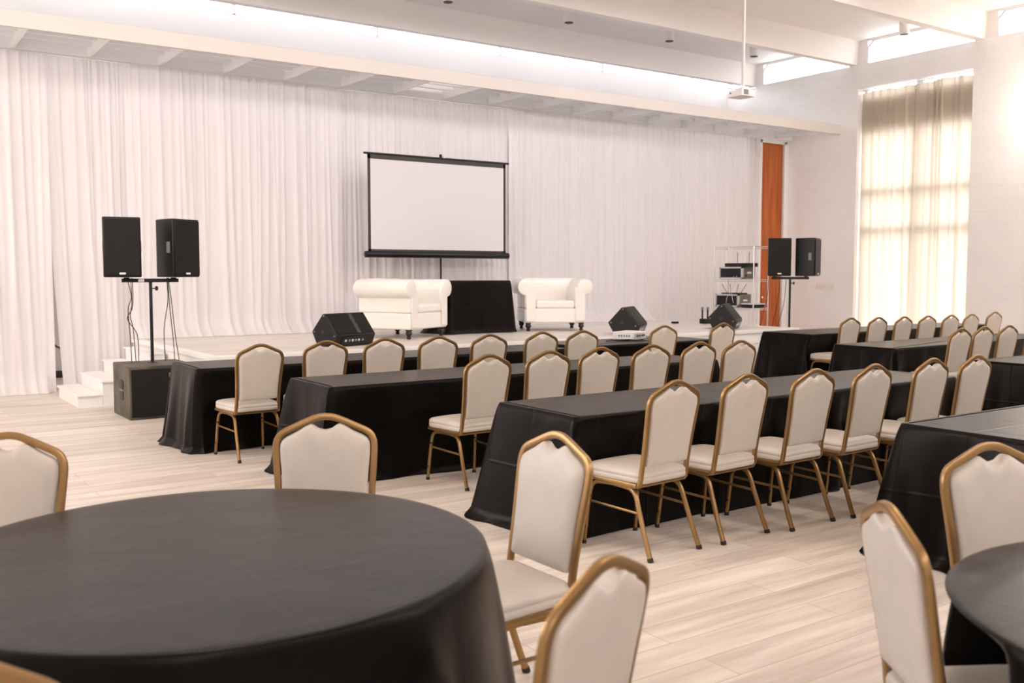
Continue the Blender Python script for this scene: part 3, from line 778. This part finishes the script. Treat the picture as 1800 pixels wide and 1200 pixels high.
# wireless microphones in a charging base
mb = tag(MB().box(12.02, 12.14, 11.62, 11.76, ZS, ZS + .085, M['black']).build('microphone_charger', bevel=.006), 'small black charging base for the microphones at the stage end', 'charger')
for i, (x, y) in enumerate(((12.05, 11.72), (12.115, 11.66))):
    m = MB().lathe([(.012, 0), (.015, .02), (.014, .10), (.017, .15)], M['black'], (x, y, ZS + .086), 12)
    o = m.build('microphone'); tag(o, ['black handheld microphone standing in the charger, farther from the wedge', 'black handheld microphone standing in the charger, closer to the wedge'][i], 'microphone', 'handheld microphones')
    MB().lathe([(.016, .151), (.023, .16), (.025, .175), (.021, .192), (.008, .2)], M['grey'], (x, y, ZS + .086), 12).build('microphone_head', o)
tag(MB().box(11.62, 11.72, 11.95, 12.03, ZS, ZS + .035, M['black']).build('power_adapter', bevel=.004), 'tiny black adapter lying on the stage beside the microphone charger', 'adapter')

# ------------------------------------------------------------------ wire rack with amplifiers
RX, RY = 12.50, 10.99
rk = thing('wire_shelving', 'chrome wire shelving unit with audio gear at the end of the stage', 'shelving unit', (RX, RY, 0))
for x in (0, .36):
    for y in (0, .90):
        MB().tube([(x, y, .01), (x, y, 1.98)], .0125, M['chrome'], 10).build('post', rk)
def wire_shelf(z, wires=True):
    m = MB()
    for x in (0, .36): m.tube([(x, 0, z), (x, .9, z)], .006, M['chrome'], 6); m.tube([(x, 0, z - .03), (x, .9, z - .03)], .004, M['chrome'], 6)
    for y in (0, .9): m.tube([(0, y, z), (.36, y, z)], .006, M['chrome'], 6); m.tube([(0, y, z - .03), (.36, y, z - .03)], .004, M['chrome'], 6)
    if wires:
        for i in range(1, 18): m.tube([(0, i * .05, z), (.36, i * .05, z)], .0025, M['chrome'], 5)
    return m.build('shelf_frame', rk)
wire_shelf(1.96, False); wire_shelf(1.40); wire_shelf(.92); wire_shelf(.30)

def rack_case(y0, y1, z0, z1, label):
    root = thing('rack_case', label, 'rack case', (RX, RY, 0))
    MB().box(.06, .35, y0, y1, z0, z1, M['olive']).build('case_body', root, bevel=.006)
    f = MB(); xa, xb = .02, .06
    for b in ((y0, y1, z0, z0 + .025), (y0, y1, z1 - .025, z1), (y0, y0 + .025, z0, z1), (y1 - .025, y1, z0, z1)): f.box(xa, xb, *b, M['silver'])
    f.build('front_frame', root, smooth=False)
    MB().box(.03, .059, y0 + .025, y1 - .025, z0 + .025, z1 - .025, M['black']).build('front_panel', root, smooth=False)
    MB().box(.15, .25, y0 - .006, y0 - .001, (z0 + z1) / 2 - .012, (z0 + z1) / 2 + .02, M['badge']).build('case_label', root, smooth=False)
    for x in (.10, .29): MB().box(x, x + .035, y0 - .008, y0 - .001, z0 + .04, z0 + .07, M['blackmetal']).build('latch', root, smooth=False)
    return root
rack_case(.28, .80, 1.413, 1.62, 'olive audio rack case on the upper wire shelf')
rack_case(.36, .88, .933, 1.15, 'olive audio rack case on the lower wire shelf, under the thin receiver')
def flat_box(name, x0, x1, y0, y1, z0, z1, label, cat, ants, mat='black', azs=.18, lean=.0):
    root = thing(name, label, cat, (RX, RY, 0))
    MB().box(x0, x1, y0, y1, z0, z1, M[mat]).build('housing', root, bevel=.005)
    for i, y in enumerate(ants):
        MB().tube([(x0 + .1, y, z1), (x0 + .1, y + (i - (len(ants) - 1) / 2) * lean, z1 + azs)], .0045, M['black'], 6).build('antenna', root)
    return root
flat_box('wireless_receiver', .05, .33, .20, .70, 1.622, 1.685, 'flat black wireless receiver with upright antennas, on the upper rack case', 'receiver', (.24, .50), azs=.19)
flat_box('wireless_router', .08, .30, .40, .80, 1.152, 1.175, 'thin black router with four antennas on the lower rack case', 'router', (.44, .54, .66, .76), azs=.15, lean=.08)
tr = thing('equipment_tray', 'black plastic tray with pale rim on the bottom shelf tier, sticking out of the rack', 'tray', (RX, RY, 0))
MB().prism([(.03, .928), (.05, .926), (.31, .926), (.33, .928), (.335, .985), (.025, .985)], 'y', .05, .30, M['black']).build('tray_body', tr, bevel=.01)
m = MB(); m.sweep(crom([(.03, .03, .99), (.33, .03, .99), (.33, .30, .99), (.03, .30, .99)], 5, True), rrect(.016, .012, .004), M['cablewhite'], closed=True); m.build('tray_rim', tr)
for pts in ([(12.487, 11.42, 1.46), (12.46, 11.46, 1.30), (12.47, 11.44, 1.12), (12.484, 11.42, 1.0)],
            [(12.487, 11.36, 1.46), (12.455, 11.40, 1.28), (12.44, 11.52, 1.1), (12.48, 11.58, 1.0)]):
    cable(pts, 'pale patch cables looping between the two rack cases', .004, 'cablewhite', 'patch_cable', 'patch cables on the wire rack')

# ------------------------------------------------------------------ projectors
pj = thing('projector', 'small white projector sitting on the black table by the stage', 'projector', (7.66, 8.64, .711), 22)
pj.scale = (1.12, 1.12, 1.12)
MB().box(-.165, .165, -.12, .12, .012, .095, M['projwhite']).build('housing', pj, bevel=.012, segs=3)
pp = MB().box(-.12, .12, -.1235, -.1205, .03, .075, M['silver']).build('port_panel', pj, smooth=False)
for i, x in enumerate((-.07, -.02, .04, .09)): MB().box(x, x + .028, -.127, -.1236, .045, .06, M['black']).build('socket', pp, smooth=False)
v = MB()
for i in range(5): v.box(-.1685, -.1655, -.09 + i * .03, -.075 + i * .03, .045, .065, M['grey'])
v.build('vent', pj, smooth=False)
for x in (-.13, .13):
    for y in (-.09, .09): MB().lathe([(.01, 0), (.012, .012)], M['grey'], (x, y, 0), 10).build('foot', pj)
cable([(7.76, 8.46, .765), (7.82, 8.42, .755), (7.76, 8.40, .722), (7.66, 8.40, .72), (7.49, 8.43, .735), (7.36, 8.52, .73), (7.26, 8.60, .717)], 'black power cord curling from the white projector onto the black cloth', .005, 'cable', 'power_cable')

cp = thing('ceiling_projector', 'white projector hanging on a long pole from the ceiling', 'projector', (9.99, 9.03, 0), 0)
MB().prism([(-.13, -.10), (.13, -.10), (.13, .14), (.10, .17), (-.10, .17), (-.13, .14)], 'z', 3.865, 3.955, M['projwhite']).build('housing', cp, bevel=.008)
MB().box(-.09, -.01, -.108, -.10, 3.885, 3.95, M['grey']).build('lens', cp, smooth=False, bevel=.003)
MB().box(.01, .11, -.106, -.10, 3.89, 3.945, M['trim']).build('front_cover', cp, smooth=False, bevel=.003)
MB().lathe([(0, 0), (.012, 0), (0, .004)], M['black'], sides=10, xf=Matrix.Translation((-.131, .10, 3.915)) @ Matrix.Rotation(-pi / 2, 4, 'Y')).build('screw', cp)
MB().box(-.07, .07, -.07, .07, 3.957, 3.985, M['projwhite']).build('mount_plate', cp, bevel=.004)
for s in (-1, 1):
    for q in (-1, 1):
        MB().sweep([(s * .05, q * .05, 3.975), (s * .14, q * .12 + .03, 3.99), (s * .150, q * .13 + .03, 3.93)], rrect(.02, .008, .003), M['silver']).build('mount_arm', cp)
pl = MB().tube([(0, 0, 3.985), (0, 0, ZC)], .021, M['fascia'], 14); pl.lathe([(.05, ZC - .03), (.05, ZC)], M['fascia'], (0, 0, 0), 18)
pl.build('drop_pole', cp)

# cylinder downlights
dl = ['first', 'second', 'third']
def downlight(x, y, label):
    root = thing('ceiling_downlight', label, 'ceiling light', (x, y, 0), 0, 'white cylinder downlights')
    MB().lathe([(.082, 5.765), (.088, 5.77), (.088, ZC - .005), (.07, ZC)], M['white'], (0, 0, 0), 24).build('housing', root)
    MB().lathe([(0, 5.758), (.074, 5.758), (.074, 5.766)], M['glide'], (0, 0, 0), 24).build('reflector', root)
downlight(7.95, 13.30, 'white cylinder downlight just showing at the top edge of the picture, above the screen')
downlight(10.28, 13.20, 'white cylinder downlight on the ceiling, halfway between screen and hanging projector')
downlight(12.6, 13.18, 'white cylinder downlight on the ceiling, just before the hanging projector pole')
downlight(14.85, 13.15, 'white cylinder downlight beside the hanging projector pole, towards the window wall')
downlight(15.72, 10.45, 'white cylinder downlight close to the glazing above the window curtain')

# switch plate on the block wall
sw = thing('switch_plate', 'ivory plate with eight light switches on the white block wall by the curtain', 'light switch', (XR - .001, 12.43, 1.245))
MB().box(-.008, 0, -.21, .21, -.058, .058, M['ivory']).build('plate', sw, bevel=.003)
for i in range(8):
    y = -.168 + i * .048
    MB().prism([(-.008, -.012), (-.022, .006), (-.022, .014), (-.008, .012)], 'y', y - .005, y + .005, M['trim']).build('toggle', sw, smooth=False)

# black cable showing in the gap between the drapes
cable([(2.10, 13.9, .62), (2.17, 13.9, .60), (2.24, 13.88, .545), (2.30, 13.86, .46), (2.34, 13.85, .006)], 'black cable showing in the gap between two drapes by the steps', .012, 'cable', 'stage_cable')

# ------------------------------------------------------------------ light
SKY = [(0.0, (0.62, 0.55, 0.48)), (0.45, (0.42, 0.385, 0.37)), (0.75, (0.85, 0.85, 0.92)), (1.0, (0.95, 0.95, 1.0))]; SKYS = 7.0
wd = bpy.data.worlds.new('sky'); SC.world = wd; wd.use_nodes = True; nt = wd.node_tree
bg = nt.nodes['Background']
tc = nt.nodes.new('ShaderNodeTexCoord'); sx = nt.nodes.new('ShaderNodeSeparateXYZ'); nt.links.new(tc.outputs['Generated'], sx.inputs[0])
# overcast sky, brighter towards the sun's side (beyond the stage and the window wall)
dp_ = nt.nodes.new('ShaderNodeVectorMath'); dp_.operation = 'DOT_PRODUCT'; dp_.inputs[1].default_value = (.50, .78, .37)
nt.links.new(tc.outputs['Generated'], dp_.inputs[0])
mr = nt.nodes.new('ShaderNodeMapRange'); mr.inputs['From Min'].default_value = -1; mr.inputs['From Max'].default_value = 1
nt.links.new(dp_.outputs['Value'], mr.inputs['Value'])
r = ramp(nt, mr.outputs[0], SKY)
g = nt.nodes.new('ShaderNodeMapRange'); g.inputs['From Min'].default_value = -.06; g.inputs['From Max'].default_value = .04; g.inputs['To Min'].default_value = .45
nt.links.new(sx.outputs['Z'], g.inputs['Value'])
mm = nt.nodes.new('ShaderNodeMath'); mm.operation = 'MULTIPLY'; mm.inputs[1].default_value = SKYS; nt.links.new(g.outputs[0], mm.inputs[0])
nt.links.new(r.outputs['Color'], bg.inputs['Color']); nt.links.new(mm.outputs[0], bg.inputs['Strength'])

DRAPE_FILL = 165
def light(name, kind, loc, energy, col, size=.3, rot=None, **k):
    l = bpy.data.lights.new(name, kind); l.energy = energy; l.color = col
    if kind == 'AREA': l.size = size
    elif kind in ('POINT', 'SPOT'): l.shadow_soft_size = size
    for a, b in k.items(): setattr(l, a, b)
    o = bpy.data.objects.new(name, l); o.location = loc; COL.objects.link(o)
    if rot: o.rotation_euler = rot
    return o
light('wall_lamp', 'POINT', (15.95, 7.95, 4.2), 28, (1.0, .86, .70), .12)

# added fill spots, out of view, that brighten the drapes and stage
for x, c in ((0.8, (1, .91, .87)), (4.2, (1, .92, .90)), (7.6, (.99, .93, .97)), (11.0, (.94, .92, 1.0))):
    d = Vector((x + .6, 13.2, 2.2)) - Vector((x, 7.5, 5.6))
    light('drape_fill', 'SPOT', (x, 7.5, 5.6), DRAPE_FILL, c, .45, d.to_track_quat('-Z', 'Y').to_euler(), spot_size=radians(105), spot_blend=1.0)

# added warm fill spots, out of view, for the near tables and floor
for x, y in ((1.5, 5.0), (5.5, 3.2), (9.5, 4.5)):
    light('hall_fill', 'SPOT', (x, y, 5.75), 130, (1, .86, .70), .3, (0, 0, 0), spot_size=radians(140), spot_blend=1.0)

light('hall_fill', 'SPOT', (12.4, 6.9, 5.75), 260, (1, .94, .90), .3, (0, radians(-38), radians(-25)), spot_size=radians(150), spot_blend=1.0)  # unseen fill added to brighten the window wall

# ------------------------------------------------------------------ camera
cam = bpy.data.cameras.new('camera'); co = bpy.data.objects.new('camera', cam); COL.objects.link(co)
co.location = (0, 0, 1.5); co.rotation_euler = (radians(90 - 4.02), 0, radians(-34.59))
cam.sensor_width = 36; cam.lens = 33.8; cam.clip_end = 200
cam.dof.use_dof = True; cam.dof.focus_distance = 6.5; cam.dof.aperture_fstop = 3.2
SC.camera = co
SC.cycles.use_denoising = True
SC.cycles.max_bounces = 10; SC.cycles.diffuse_bounces = 6; SC.cycles.transparent_max_bounces = 12
vs = SC.view_settings
vs.view_transform = 'Standard'; vs.look = 'None'; vs.gamma = 1; vs.use_curve_mapping = False
vs.exposure = 1.02
